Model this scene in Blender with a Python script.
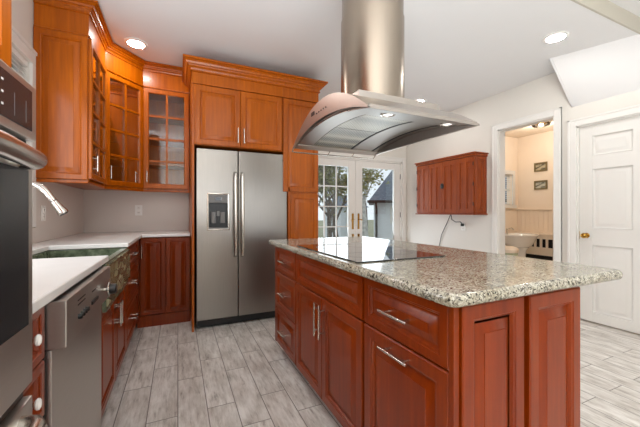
import bpy, bmesh, math, random
from mathutils import Vector, Matrix
random.seed(7)
SC = bpy.context.scene
COL = SC.collection
PI = math.pi
for o in list(bpy.data.objects):
    bpy.data.objects.remove(o)

# ------------------------------------------------------------------ camera, sky, exposure
cam_d = bpy.data.cameras.new('camera'); cam = bpy.data.objects.new('camera', cam_d); COL.objects.link(cam)
cam_d.sensor_width = 36; cam_d.lens = 311.27 / 640 * 36; cam_d.shift_y = -0.0021; cam_d.clip_start = 0.03
cam.location = (0, 0, 1.144); cam.rotation_euler = (PI / 2, 0, -math.radians(24.545))
SC.camera = cam
w = bpy.data.worlds.new('sky'); SC.world = w; w.use_nodes = True
WN = w.node_tree; bgn = WN.nodes['Background']
bgn.inputs['Color'].default_value = (0.86, 0.93, 1.0, 1); bgn.inputs['Strength'].default_value = .8
vs = SC.view_settings
SC.display_settings.display_device = 'sRGB'
vs.view_transform = 'Standard'; vs.look = 'None'; vs.gamma = 1; vs.use_curve_mapping = False
vs.exposure = 0.56
SC.cycles.max_bounces = 10; SC.cycles.diffuse_bounces = 6; SC.cycles.glossy_bounces = 6
SC.cycles.transparent_max_bounces = 16; SC.cycles.caustics_reflective = False; SC.cycles.caustics_refractive = False
SC.cycles.sample_clamp_indirect = 6
DOWNLIGHT_W = 5.0
DOWN_COL = (1.0, 0.97, 0.93)
CEIL = 2.72
def area_lamp(name, loc, rot, sx, sy, watts, col=(.93, .96, 1.0)):
    l = bpy.data.lights.new(name, 'AREA'); l.shape = 'RECTANGLE'; l.size = sx; l.size_y = sy; l.energy = watts; l.color = col
    o = bpy.data.objects.new(name, l); COL.objects.link(o); o.location = loc; o.rotation_euler = rot; return o
area_lamp('rear_fill_lamp', (1.55, -2.36, 1.6), (PI / 2, 0, 0), 2.6, 1.35, 10)  # added fill lamp standing at the unseen rear window
area_lamp('bounce_fill_lamp', (-.05, -.8, 1.0), (PI, 0, 0), 2.2, 1.6, 150, (.92, .97, 1.0))  # added upward fill lamp behind the camera, bounced off the ceiling
area_lamp('sink_window_daylight', (-.90, 1.9, 1.64), (0, -PI / 2, 0), 1.0, 1.1, 13)
area_lamp('french_door_daylight', (2.78, 4.80, 1.1), (-PI / 2 - .45, 0, 0), 1.8, 1.8, 26, (.86, .93, 1.0))

# ------------------------------------------------------------------ materials
def lin(h):
    h = h.lstrip('#'); v = [int(h[i:i + 2], 16) / 255 for i in (0, 2, 4)]
    return tuple(c / 12.92 if c <= .04045 else ((c + .055) / 1.055) ** 2.4 for c in v) + (1,)

class NT:
    def __init__(s, name):
        s.m = bpy.data.materials.new(name); s.m.use_nodes = True
        s.t = s.m.node_tree; s.b = s.t.nodes['Principled BSDF']; s.out = s.t.nodes['Material Output']
        s._co = None
    def n(s, typ, **kw):
        nd = s.t.nodes.new(typ)
        for k, v in kw.items():
            if k in nd.inputs.keys(): nd.inputs[k].default_value = v
            else: setattr(nd, k, v)
        return nd
    def l(s, a, b): s.t.links.new(a, b)
    def co(s, scale=(1, 1, 1)):
        if s._co is None: s._co = s.n('ShaderNodeTexCoord')
        mp = s.n('ShaderNodeMapping'); mp.inputs['Scale'].default_value = scale
        s.l(s._co.outputs['Object'], mp.inputs['Vector']); return mp.outputs['Vector']
    def noise(s, vec, scale, detail=4, rough=.55):
        nd = s.n('ShaderNodeTexNoise'); nd.inputs['Scale'].default_value = scale
        nd.inputs['Detail'].default_value = detail; nd.inputs['Roughness'].default_value = rough
        s.l(vec, nd.inputs['Vector']); return nd.outputs['Fac']
    def ramp(s, fac, stops, const=False):
        nd = s.n('ShaderNodeValToRGB'); cr = nd.color_ramp
        if const: cr.interpolation = 'CONSTANT'
        while len(cr.elements) < len(stops): cr.elements.new(.5)
        for e, (p, c) in zip(cr.elements, stops): e.position = p; e.color = c
        s.l(fac, nd.inputs['Fac']); return nd.outputs['Color']
    def mix(s, fac, a, b, mode='MIX'):
        nd = s.n('ShaderNodeMix', data_type='RGBA', blend_type=mode)
        for sock, v in ((nd.inputs[0], fac), (nd.inputs[6], a), (nd.inputs[7], b)):
            if hasattr(v, 'links'): s.l(v, sock)
            else: sock.default_value = v
        return nd.outputs[2]
    def bump(s, h, strength=.2, dist=.002):
        nd = s.n('ShaderNodeBump'); nd.inputs['Strength'].default_value = strength; nd.inputs['Distance'].default_value = dist
        s.l(h, nd.inputs['Height']); s.l(nd.outputs['Normal'], s.b.inputs['Normal'])
    def col(s, c):
        if hasattr(c, 'links'): s.l(c, s.b.inputs['Base Color'])
        else: s.b.inputs['Base Color'].default_value = c
    def set(s, **k):
        for a, v in k.items(): s.b.inputs[a.replace('_', ' ')].default_value = v

def paint(name, hexc, rough=.5, var=.05, scale=6, metal=0., bump=0.0):
    t = NT(name); c = lin(hexc)
    f = t.noise(t.co(), scale, 3)
    d = tuple(x * (1 - var) for x in c[:3]) + (1,)
    t.col(t.ramp(f, [(.3, d), (.7, c)])); t.set(Roughness=rough, Metallic=metal)
    if bump: t.bump(t.noise(t.co(), 180, 2), bump, .001)
    return t.m

def wood(name, dark, mid, light, rough=.3, coat=.35, spec=.5):
    t = NT(name)
    g = t.noise(t.co((14, 14, .9)), 3.0, 6, .6)
    big = t.noise(t.co((1.5, 1.5, .5)), 2.2, 2)
    c = t.ramp(g, [(.28, lin(dark)), (.52, lin(mid)), (.75, lin(light))])
    c2 = t.mix(.35, c, t.ramp(big, [(.3, lin(dark)), (.7, lin(light))]))
    t.col(c2); t.set(Roughness=rough, Coat_Weight=coat, Coat_Roughness=.12, Specular_IOR_Level=spec)
    return t.m

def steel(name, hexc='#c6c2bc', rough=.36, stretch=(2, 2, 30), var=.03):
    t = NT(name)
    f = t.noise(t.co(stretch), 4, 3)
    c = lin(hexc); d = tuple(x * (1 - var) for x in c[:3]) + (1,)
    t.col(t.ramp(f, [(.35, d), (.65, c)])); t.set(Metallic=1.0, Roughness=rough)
    return t.m

def glass_mat(name, tint=(.96, .98, .98, 1), lo=.05):
    t = NT(name); t.t.nodes.remove(t.b)
    tr = t.n('ShaderNodeBsdfTransparent'); tr.inputs['Color'].default_value = tint
    gl = t.n('ShaderNodeBsdfGlossy'); gl.inputs['Roughness'].default_value = .02
    fr = t.n('ShaderNodeFresnel'); fr.inputs['IOR'].default_value = 1.5
    mx = t.n('ShaderNodeMixShader'); t.l(fr.outputs[0], mx.inputs[0]); t.l(tr.outputs[0], mx.inputs[1]); t.l(gl.outputs[0], mx.inputs[2])
    t.l(mx.outputs[0], t.out.inputs['Surface']); return t.m

def emit(name, col, strength):
    t = NT(name); t.set(Base_Color=(.9, .9, .9, 1), Emission_Color=col, Emission_Strength=strength); return t.m

M = {}
M['wall'] = paint('wall_paint', '#dedad2', .6, .02, 3)
M['ceil'] = paint('ceiling_paint', '#dfdedd', .7, .015, 2)
M['trim'] = paint('white_trim', '#e3e1dc', .4, .02, 4)
M['fascia'] = paint('beige_fascia', '#bdb7a9', .6, .02, 3)
M['peach'] = paint('bathroom_paint', '#f0e0cc', .6, .03, 3)
M['amber'] = wood('amber_maple', '#873d00', '#a65000', '#bd6406', .30, .10, .28)
M['cherry'] = wood('cherry_wood', '#641d00', '#7a2a00', '#8e3a02', .30, .10, .3)
M['oak'] = wood('red_oak', '#6f2a0a', '#8c3c10', '#a24e1a', .38, .15, .3)
M['steel'] = steel('brushed_steel')
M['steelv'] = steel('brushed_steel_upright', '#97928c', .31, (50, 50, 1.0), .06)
M['hood'] = steel('hood_steel', '#b8b0a8', .34, (1, 60, 1), .04)
M['hood_shade'] = steel('shaded_hood_steel', '#938d85', .36, (1, 60, 1), .04)  # hood steel darkened, underside shade put into the colour
M['chim'] = steel('chimney_steel', '#9c9082', .27, (30, 30, 1), .05)
M['nickel'] = paint('satin_nickel', '#cfcac2', .25, .04, 20, 1.0)
M['brass'] = paint('polished_brass', '#c9a04c', .22, .06, 20, 1.0)
M['black'] = paint('black_plastic', '#101010', .35, .2, 20)
M['dark'] = paint('dark_void', '#1a1512', .7, .2, 10)
M['grey'] = paint('grey_plastic', '#6d6a67', .4, .05, 10)
M['white'] = paint('white_plastic', '#eeede9', .35, .02, 10)
M['porc'] = paint('porcelain', '#f1eee8', .12, .02, 10)
M['quartz'] = paint('white_quartz', '#e9e7e3', .22, .03, 9)
M['splash'] = paint('grey_backsplash', '#d9d1c9', .35, .04, 2.0)
M['glass'] = glass_mat('clear_glass')
M['lens'] = emit('lamp_lens', (1, .95, .87, 1), 9)
M['bulb'] = emit('hood_lamp_lens', (1, .97, .92, 1), .6)

t = NT('black_ceramic_glass'); t.set(Base_Color=(.006, .006, .007, 1), Roughness=.03, Specular_IOR_Level=.7, Coat_Weight=.6, Coat_Roughness=.02); M['ceramic'] = t.m
t = NT('oven_glass'); t.set(Base_Color=(.02, .02, .022, 1), Roughness=.12, Specular_IOR_Level=.3); M['ovenglass'] = t.m

# granite: cream ground, tan and grey grains, black-brown flecks
t = NT('speckled_granite')
vo = t.n('ShaderNodeTexVoronoi'); vo.inputs['Scale'].default_value = 185
nz = t.n('ShaderNodeTexNoise'); nz.inputs['Scale'].default_value = 40; nz.inputs['Detail'].default_value = 3
t.l(t.co(), nz.inputs['Vector'])
wv = t.mix(.035, t.co(), nz.outputs['Color'], 'ADD'); t.l(wv, vo.inputs['Vector'])
sp = t.n('ShaderNodeSeparateColor'); t.l(vo.outputs['Color'], sp.inputs[0])
grain = t.ramp(sp.outputs[0], [(0, lin('#332e29')), (.08, lin('#67635a')), (.21, lin('#8b877a')), (.38, lin('#a3a091')), (.64, lin('#b4b1a2')), (.86, lin('#c6c4b8'))], True)
fl = t.noise(t.co(), 58, 4, .7)
flm = t.ramp(fl, [(.62, (0, 0, 0, 1)), (.68, (1, 1, 1, 1))])
c = t.mix(flm, grain, lin('#5a5048'))
pat = t.ramp(t.noise(t.co(), 9, 4, .6), [(.35, lin('#cfc6b2')), (.65, lin('#ffffff'))])
c = t.mix(.55, c, pat, 'MULTIPLY'); t.col(c); t.set(Roughness=.1, Specular_IOR_Level=.5); M['granite'] = t.m

# floor: grey-washed wood-look plank tile laid along y
t = NT('plank_tile_floor')
tc = t.n('ShaderNodeTexCoord'); sx = t.n('ShaderNodeSeparateXYZ'); cx = t.n('ShaderNodeCombineXYZ')
t.l(tc.outputs['Object'], sx.inputs[0]); t.l(sx.outputs['Y'], cx.inputs['X']); t.l(sx.outputs['X'], cx.inputs['Y'])
br = t.n('ShaderNodeTexBrick', offset=.37, offset_frequency=2, squash_frequency=1)
t.l(cx.outputs[0], br.inputs['Vector'])
for k, v in (('Scale', 1.0), ('Brick Width', .64), ('Row Height', .157), ('Mortar Size', .0028), ('Mortar Smooth', .2), ('Bias', 0.0)):
    br.inputs[k].default_value = v
br.inputs['Color1'].default_value = (.15, .15, .15, 1); br.inputs['Color2'].default_value = (.85, .85, .85, 1); br.inputs['Mortar'].default_value = (.5, .5, .5, 1)
sv = t.n('ShaderNodeVectorMath', operation='MULTIPLY_ADD'); sv.inputs[1].default_value = (40, 40, 40)
t.l(br.outputs['Color'], sv.inputs[0]); t.l(t.co((17, 2.6, 1)), sv.inputs[2])
g1 = t.noise(sv.outputs[0], 2.4, 8, .68)
sv2 = t.n('ShaderNodeVectorMath', operation='MULTIPLY_ADD'); sv2.inputs[1].default_value = (17, 17, 17)
t.l(br.outputs['Color'], sv2.inputs[0]); t.l(t.co((3.5, 1.5, 1)), sv2.inputs[2])
g2 = t.noise(sv2.outputs[0], 3, 5, .6)
c = t.ramp(g1, [(.30, lin('#938b83')), (.43, lin('#d3cec7')), (.58, lin('#e9e6e1')), (.78, lin('#f1efeb'))])
c = t.mix(.5, c, t.ramp(g2, [(.35, lin('#c2bab2')), (.62, lin('#ffffff'))]), 'MULTIPLY')
c = t.mix(.35, c, t.ramp(br.outputs['Color'], [(0, lin('#d9d6d2')), (1, lin('#ffffff'))]), 'MULTIPLY')
c = t.mix(br.outputs['Fac'], c, lin('#77706a')); t.col(c)
t.set(Roughness=.32); t.bump(br.outputs['Fac'], .3, -.002); M['floor'] = t.m

# sink: green marbled stone and its leaf mosaic apron
t = NT('green_stone'); f = t.noise(t.co(), 22, 5, .6)
t.col(t.ramp(f, [(.3, lin('#3a4432')), (.55, lin('#66705a')), (.75, lin('#8d937c'))])); t.set(Roughness=.18); M['green'] = t.m
t = NT('leaf_mosaic'); vo = t.n('ShaderNodeTexVoronoi'); vo.inputs['Scale'].default_value = 26; t.l(t.co((1, .38, 1)), vo.inputs['Vector'])
sp = t.n('ShaderNodeSeparateColor'); t.l(vo.outputs['Color'], sp.inputs[0])
c = t.ramp(sp.outputs[1], [(0, lin('#5d5f45')), (.25, lin('#82805f')), (.5, lin('#a39d7c')), (.75, lin('#b9b392'))], True)
v2 = t.n('ShaderNodeTexVoronoi', feature='DISTANCE_TO_EDGE'); v2.inputs['Scale'].default_value = 26; t.l(t.co((1, .38, 1)), v2.inputs['Vector'])
c = t.mix(t.ramp(v2.outputs['Distance'], [(.02, (1, 1, 1, 1)), (.07, (0, 0, 0, 1))]), c, lin('#3c3c2a'))
t.col(c); t.set(Roughness=.2); M['mosaic'] = t.m

# hood filter: fine perforated mesh
t = NT('filter_mesh'); v = t.co((1, 1, 1))
ck = t.n('ShaderNodeTexVoronoi'); ck.inputs['Scale'].default_value = 62; ck.inputs['Randomness'].default_value = 0.0; t.l(v, ck.inputs['Vector'])
t.col(t.ramp(ck.outputs['Distance'], [(.34, lin('#23211c')), (.54, lin('#98917f'))])); t.set(Metallic=.85, Roughness=.35); M['filter'] = t.m

# exterior
M['stucco'] = paint('white_stucco', '#dfe3e8', .8, .06, 3)
t = NT('slate_roof'); bk = t.n('ShaderNodeTexBrick'); bk.inputs['Scale'].default_value = 6; t.l(t.co(), bk.inputs['Vector'])
bk.inputs['Color1'].default_value = lin('#5d6a78'); bk.inputs['Color2'].default_value = lin('#77828e'); bk.inputs['Mortar'].default_value = lin('#4a5560')
t.col(bk.outputs['Color']); t.set(Roughness=.8); M['slate'] = t.m
M['bark'] = paint('tree_bark', '#6b6055', .9, .5, 14)
M['birch'] = paint('pale_bark', '#d5d4cf', .8, .5, 9)
M['leafy'] = paint('yellow_green_leaves', '#97985a', .7, .5, 3)
M['leafd'] = paint('evergreen_leaves', '#4c5a3c', .7, .5, 3)
M['lawn'] = paint('winter_lawn', '#9a9a7c', .9, .3, 3)
M['patio'] = paint('pale_patio', '#b9b8b4', .8, .15, 4)

# ------------------------------------------------------------------ mesh helpers
class MB:
    def __init__(s): s.bm = bmesh.new()
    def _x(s, vs_, m):
        if m is not None:
            for v in vs_: v.co = m @ v.co
    def box(s, x0, x1, y0, y1, z0, z1, m=None, bev=0, seg=2):
        r = bmesh.ops.create_cube(s.bm, size=1); vs_ = r['verts']
        for v in vs_:
            v.co = Vector((x0 + (v.co.x + .5) * (x1 - x0), y0 + (v.co.y + .5) * (y1 - y0), z0 + (v.co.z + .5) * (z1 - z0)))
        if bev:
            es = list({e for v in vs_ for e in v.link_edges})
            r = bmesh.ops.bevel(s.bm, geom=vs_ + es, offset=bev, segments=seg, affect='EDGES', profile=.6)
            vs_ = r['verts']
        s._x(vs_, m); return s
    def tube(s, pts, r, seg=10, m=None, cap=True, flat=None):
        pts = [Vector(p) for p in pts]; rr = r if isinstance(r, (list, tuple)) else [r] * len(pts)
        prev = None; rings = []
        for i, p in enumerate(pts):
            if i == 0: t_ = pts[1] - p
            elif i == len(pts) - 1: t_ = p - pts[i - 1]
            else: t_ = (pts[i + 1] - p).normalized() + (p - pts[i - 1]).normalized()
            t_.normalize()
            if prev is None:
                a = Vector((0, 0, 1)) if abs(t_.z) < .9 else Vector((1, 0, 0))
                n = t_.cross(a).normalized()
            else:
                n = (prev - t_ * prev.dot(t_)).normalized()
            prev = n; b = t_.cross(n)
            rings.append([s.bm.verts.new(p + (n * math.cos(2 * PI * k / seg) + b * math.sin(2 * PI * k / seg)) * rr[i]) for k in range(seg)])
        for a, b in zip(rings, rings[1:]):
            for k in range(seg):
                s.bm.faces.new((a[k], a[(k + 1) % seg], b[(k + 1) % seg], b[k]))
        if cap:
            s.bm.faces.new(rings[0][::-1]); s.bm.faces.new(rings[-1])
        s._x([v for r_ in rings for v in r_], m); return s
    def cyl(s, p0, p1, r, seg=20, m=None): return s.tube([p0, p1], r, seg, m)
    def lathe(s, prof, origin, axis='z', seg=24, sx=1, sy=1):
        # prof: list of (radius, height)
        rings = []
        for r, h in prof:
            rg = []
            for k in range(seg):
                a = 2 * PI * k / seg; u, v = r * math.cos(a) * sx, r * math.sin(a) * sy
                p = {'z': (u, v, h), 'x': (h, u, v), 'y': (u, h, v)}[axis]
                rg.append(s.bm.verts.new(Vector(origin) + Vector(p)))
            rings.append(rg)
        for a, b in zip(rings, rings[1:]):
            for k in range(seg): s.bm.faces.new((a[k], a[(k + 1) % seg], b[(k + 1) % seg], b[k]))
        s.bm.faces.new(rings[0][::-1]); s.bm.faces.new(rings[-1]); return s
    def rings(s, w_, h_, spec, m=None, hole=False):
        # concentric rectangles (inset, out); with hole the last one joins back to the first
        rs = []
        for ins, b in spec:
            rs.append([s.bm.verts.new(Vector(p)) for p in ((ins, b, ins), (w_ - ins, b, ins), (w_ - ins, b, h_ - ins), (ins, b, h_ - ins))])
        for a, b in zip(rs, rs[1:] + ([rs[0]] if hole else [])):
            for k in range(4): s.bm.faces.new((a[k], a[(k + 1) % 4], b[(k + 1) % 4], b[k]))
        if not hole:
            s.bm.faces.new(rs[0][::-1]); s.bm.faces.new(rs[-1])
        s._x([v for r in rs for v in r], m); return s
    def prism(s, poly, z0, z1, m=None):
        a = [s.bm.verts.new(Vector((x, y, z0))) for x, y in poly]; b = [s.bm.verts.new(Vector((x, y, z1))) for x, y in poly]
        n = len(poly)
        for k in range(n): s.bm.faces.new((a[k], a[(k + 1) % n], b[(k + 1) % n], b[k]))
        s.bm.faces.new(a[::-1]); s.bm.faces.new(b)
        s._x(a + b, m); return s
    def sweep(s, path, prof):
        # path: plan points, outward is right of travel; prof: closed list of (out, z)
        P = [Vector(p) for p in path]; ring = []
        for i, p in enumerate(P):
            ns = []
            if i > 0: d = (P[i] - P[i - 1]).normalized(); ns.append(Vector((d.y, -d.x)))
            if i < len(P) - 1: d = (P[i + 1] - P[i]).normalized(); ns.append(Vector((d.y, -d.x)))
            if len(ns) == 1: mt = ns[0]
            else:
                mt = (ns[0] + ns[1]).normalized(); mt = mt / max(.3, mt.dot(ns[0]))
            ring.append([s.bm.verts.new(Vector((p.x + mt.x * o, p.y + mt.y * o, z))) for o, z in prof])
        n = len(prof)
        for a, b in zip(ring, ring[1:]):
            for k in range(n): s.bm.faces.new((a[k], a[(k + 1) % n], b[(k + 1) % n], b[k]))
        s.bm.faces.new(ring[0][::-1]); s.bm.faces.new(ring[-1]); return s
    def sheet(s, fn, nu, nv, th):
        # fn(u, v) -> point; a curved sheet with thickness th below it
        top = [[s.bm.verts.new(Vector(fn(i / nu, j / nv))) for j in range(nv + 1)] for i in range(nu + 1)]
        bot = [[s.bm.verts.new(v.co - Vector((0, 0, th))) for v in r] for r in top]
        for i in range(nu):
            for j in range(nv):
                s.bm.faces.new((top[i][j], top[i + 1][j], top[i + 1][j + 1], top[i][j + 1]))
                s.bm.faces.new((bot[i][j], bot[i][j + 1], bot[i + 1][j + 1], bot[i + 1][j]))
        for j in range(nv):
            s.bm.faces.new((top[0][j], top[0][j + 1], bot[0][j + 1], bot[0][j])); s.bm.faces.new((top[nu][j], bot[nu][j], bot[nu][j + 1], top[nu][j + 1]))
        for i in range(nu):
            s.bm.faces.new((top[i][0], bot[i][0], bot[i + 1][0], top[i + 1][0])); s.bm.faces.new((top[i][nv], top[i + 1][nv], bot[i + 1][nv], bot[i][nv]))
        return s
    def build(s, name, mat, parent=None, smooth=35, loc=None):
        off = Vector((0, 0, 0)); q = parent
        while q is not None: off += q.location; q = q.parent
        if loc is not None: off = Vector(loc)
        for v in s.bm.verts: v.co -= off
        bmesh.ops.recalc_face_normals(s.bm, faces=s.bm.faces)
        me = bpy.data.meshes.new(name); s.bm.to_mesh(me); s.bm.free()
        me.materials.append(mat)
        if smooth:
            for p in me.polygons: p.use_smooth = True
            me.set_sharp_from_angle(angle=math.radians(smooth))
        o = bpy.data.objects.new(name, me); COL.objects.link(o)
        if smooth:
            wn_ = o.modifiers.new('weighted', 'WEIGHTED_NORMAL'); wn_.keep_sharp = True
        if parent is not None: o.parent = parent
        elif loc is not None: o.location = loc
        return o

def tag(o, label=None, cat=None, group=None, kind=None):
    if label: o['label'] = label
    if cat: o['category'] = cat
    if group: o['group'] = group
    if kind: o['kind'] = kind
    return o
def thing(name, label, cat, loc, group=None):
    o = bpy.data.objects.new(name, None); COL.objects.link(o); o.location = loc; o.empty_display_size = .1
    return tag(o, label, cat, group)
def struct(name, mb, mat, label=None, smooth=0):
    o = mb.build(name, mat, None, smooth); return tag(o, label, None, None, 'structure')
def frame(o, u, n):
    u, n, o = Vector(u).normalized(), Vector(n).normalized(), Vector(o)
    return Matrix(((u.x, n.x, 0, o.x), (u.y, n.y, 0, o.y), (u.z, n.z, 1, o.z), (0, 0, 0, 1)))
FX = lambda x, y, z: frame((x, y, z), (0, 1, 0), (1, 0, 0))       # faces +x, width runs +y
FY = lambda x, y, z: frame((x, y, z), (1, 0, 0), (0, -1, 0))      # faces -y, width runs +x
FW = lambda x, y, z: frame((x, y, z), (0, -1, 0), (-1, 0, 0))     # faces -x, width runs -y

def raised(mb, w_, h_, m, st=.055, t_=.02, b0=0):
    st = min(st, w_ * .24, h_ * .24)
    mb.rings(w_, h_, [(0, b0), (0, b0 + t_ - .004), (.004, b0 + t_), (st - .014, b0 + t_), (st - .012, b0 + t_ - .003), (st - .006, b0 + t_ - .005), (st - .001, b0 + t_ - .014), (st + .006, b0 + t_ - .014),
                      (st + .009, b0 + t_ - .012), (st + .034, b0 + t_ - .003), (st + .035, b0 + t_ - .001), (st + .037, b0 + t_ - .001)], m)
def bar_handle(m, a0, a1, c0, c1, b, out=.032, r=.0055):
    # from (a0, c0) to (a1, c1) on the face plane b
    mb = MB(); mb.cyl((a0, b + out, c0), (a1, b + out, c1), r, 12, m)
    for f in (.17, .83):
        a, c = a0 + (a1 - a0) * f, c0 + (c1 - c0) * f
        mb.cyl((a, b - .001, c), (a, b + out, c), r * .8, 8, m)
    return mb
def front(name, parent, mat, m, a0, a1, c0, c1, st=.055, handle=None, t_=.02):
    mb = MB(); mm = m @ Matrix.Translation((a0, 0, c0)); raised(mb, a1 - a0, c1 - c0, mm, st, t_)
    d = mb.build(name, mat, parent)
    if handle: bar_handle(m, *handle, t_).build('handle', M['nickel'], d)
    return d
def glass_door(parent, mat, m, w_, h_, cols=2, rows=4, st=.05, handle=None):
    t_ = .02; mb = MB()
    mb.rings(w_, h_, [(0, 0), (0, t_ - .004), (.004, t_), (st - .008, t_), (st, t_ - .008), (st, 0)], m, hole=True)
    iw, ih = w_ - 2 * st, h_ - 2 * st
    for k in range(1, cols): x = st + iw * k / cols; mb.box(x - .010, x + .010, .004, t_ - .002, st, h_ - st, m)
    for k in range(1, rows): z = st + ih * k / rows; mb.box(st, w_ - st, .0045, t_ - .0025, z - .010, z + .010, m)
    d = mb.build('door', mat, parent)
    MB().box(st - .004, w_ - st + .004, .001, .0035, st - .004, h_ - st + .004, m).build('pane', M['glass'], d, 0)
    if handle: bar_handle(m, *handle, t_).build('handle', M['nickel'], d)
    return d

# ------------------------------------------------------------------ room shell
WX, RX, BY, FYW = -.935, 3.87, 4.10, 4.60        # left wall, right wall, kitchen back wall, french-door wall
REAR = -2.4
struct('floor', MB().box(-1.1, 4.0, REAR - .12, 4.75, -.06, 0), M['floor'], 'grey wood-look plank tile floor')
STEP, CEIL2 = 1.33, 2.85
struct('ceiling', MB().box(-1.1, 4.0, STEP, 4.75, CEIL, CEIL2 + .05), M['ceil'], 'white ceiling with recessed lights')
struct('ceiling_near', MB().box(-1.1, 4.0, REAR - .12, STEP, CEIL2, CEIL2 + .05), M['ceil'], 'raised ceiling section at top right')
LW = (1.35, 2.79, 1.10, 2.18)
mb = MB(); mb.box(WX - .12, WX, REAR, LW[0], 0, CEIL2).box(WX - .12, WX, LW[1], BY + .12, 0, CEIL2).box(WX - .12, WX, LW[0], LW[1], 0, LW[2]).box(WX - .12, WX, LW[0], LW[1], LW[3], CEIL2)
struct('wall_left', mb, M['wall'], 'pale wall behind the sink run')
struct('wall_back', MB().box(WX, 1.448, BY, BY + .12, 0, CEIL2).box(1.328, 1.448, BY + .12, FYW + .12, 0, CEIL2), M['wall'])
DX0, DX1, DZ1 = 1.80, 3.76, 2.06
mb = MB(); mb.box(1.448, DX0, FYW, FYW + .12, 0, CEIL2).box(DX1, RX, FYW, FYW + .12, 0, CEIL2).box(DX0, DX1, FYW, FYW + .12, DZ1, CEIL2)
struct('wall_garden', mb, M['wall'], 'white wall around the french doors')
OY0, OY1, OZ = 2.098, 2.775, 2.23
DY0, DY1, DZ = .94, 1.88, 2.055
mb = MB(); X0, X1 = RX, RX + .12
mb.box(X0, X1, OY1, FYW + .12, 0, CEIL2).box(X0, X1, OY0, OY1, OZ, CEIL2).box(X0, X1, DY1, OY0, 0, CEIL2).box(X0, X1, DY0, DY1, DZ, CEIL2).box(X0, X1, REAR, DY0, 0, CEIL2)
struct('wall_right', mb, M['wall'], 'white wall with doorway and panel door')
RWN = (.2, 2.9, .9, 2.3)
mb = MB(); mb.box(WX - .12, RWN[0], REAR - .12, REAR, 0, CEIL2).box(RWN[1], RX + .12, REAR - .12, REAR, 0, CEIL2).box(RWN[0], RWN[1], REAR - .12, REAR, 0, RWN[2]).box(RWN[0], RWN[1], REAR - .12, REAR, RWN[3], CEIL2)
struct('wall_rear', mb, M['wall'])
# sloping soffit over the doorway side and the dropped beam nearer the camera
mb = MB(); SA, SB, SCn, SD = (Vector(p) for p in ((3.47, 1.93, CEIL), (RX, 1.93, 2.275), (3.72, STEP - .014, CEIL), (RX, STEP - .014, 2.275)))
mb.sheet(lambda a, b: (SA.lerp(SB, b)).lerp(SCn.lerp(SD, b), a) + Vector((0, 0, .02)), 10, 10, .02)
SE, SF = Vector((3.72, -2.38, CEIL)), Vector((RX, -2.38, 2.275))
mb.sheet(lambda a, b: (SCn.lerp(SD, b)).lerp(SE.lerp(SF, b), a) + Vector((0, 0, .02)), 6, 10, .02)
mb.prism([(3.47, CEIL), (RX, CEIL), (RX, 2.275)], -1.93, -1.91, Matrix(((1, 0, 0, 0), (0, 0, -1, 0), (0, 1, 0, 0), (0, 0, 0, 1))))
struct('ceiling_slope', mb, M['ceil'], 'sloped white ceiling above the panel door', 40)
struct('ceiling_slope_top', MB().box(3.72, RX, -2.38, STEP - .014, CEIL, CEIL2), M['ceil'])
struct('trim_6', MB().box(WX, RX, STEP - .014, STEP - .0005, CEIL - .004, CEIL2), M['fascia'], 'beige fascia of the ceiling step at top right')

# casings
def casing(name, y0, y1, z1, cw=.078, t_=.022):
    mb = MB()
    for a, b in ((y0 - cw, y0), (y1, y1 + cw)):
        mb.box(RX - t_, RX, a, b, 0, z1 + cw, bev=.004)
        mb.box(RX - t_ - .006, RX, a + (0 if a < y0 - .01 else cw - .02), a + (.02 if a < y0 - .01 else cw), 0, z1 + cw, bev=.003)
    mb.box(RX - t_, RX, y0, y1, z1, z1 + cw, bev=.004)
    mb.box(RX - t_ - .006, RX, y0 - cw, y1 + cw, z1 + cw - .02, z1 + cw, bev=.003)
    mb.box(RX, RX + .12, y0, y0 + .012, 0, z1).box(RX, RX + .12, y1 - .012, y1, 0, z1).box(RX, RX + .12, y0, y1, z1 - .012, z1)
    return struct(name, mb, M['trim'])
casing('trim_1', OY0, OY1, OZ)
casing('trim_2', DY0, DY1, DZ)
struct('baseboard_right', MB().box(RX - .015, RX, OY1 + .09, FYW, 0, .12, bev=.004), M['trim'])
struct('baseboard_garden', MB().box(DX1 + .06, RX - .016, FYW - .015, FYW, 0, .12, bev=.004), M['trim'])

# white six-panel door
dr = thing('door_1', 'white panelled interior door with brass knob', None, (RX, DY1, 0)); dr['kind'] = 'structure'
m = FW(RX + .055, DY1 - .014, .012); W_, H_ = DY1 - DY0 - .028, DZ - .024
mb = MB(); mb.box(0, W_, -.02, 0.012, 0, H_, m)
xs = [(0, .112), (.425, .515), (.83, W_)]; zs = [(0, .10), (.79, .965), (1.575, 1.715), (1.915, H_)]
for a, b in xs: mb.box(a, b, .012, .03, 0, H_, m, bev=.003)
for a, b in zs: mb.box(.112, .83, .012, .0295, a, b, m, bev=.003)
for a, b in ((.112, .425), (.515, .83)):
    for c0, c1 in ((.10, .79), (.965, 1.575), (1.715, 1.915)):
        mb.rings(b - a, c1 - c0, [(0, .005), (.003, .026), (.012, .016), (.024, .013), (.05, .022), (.055, .022)], m @ Matrix.Translation((a, 0, c0)))
mb.build('door_leaf', M['trim'], dr)
mb = MB(); kx, ky, kz = RX + .025, DY1 - .075, .90
mb.lathe([(.027, 0), (.027, -.006), (.012, -.010), (.010, -.035), (.022, -.042), (.028, -.056), (.024, -.068), (.008, -.074)], (kx, ky, kz), 'x')
mb.build('doorknob', M['brass'], dr)
mb = MB(); mb.box(RX + .020, RX + .026, DY1 - .016, DY1 - .0135, .86, .94); mb.build('latch_plate', M['brass'], dr)

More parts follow.
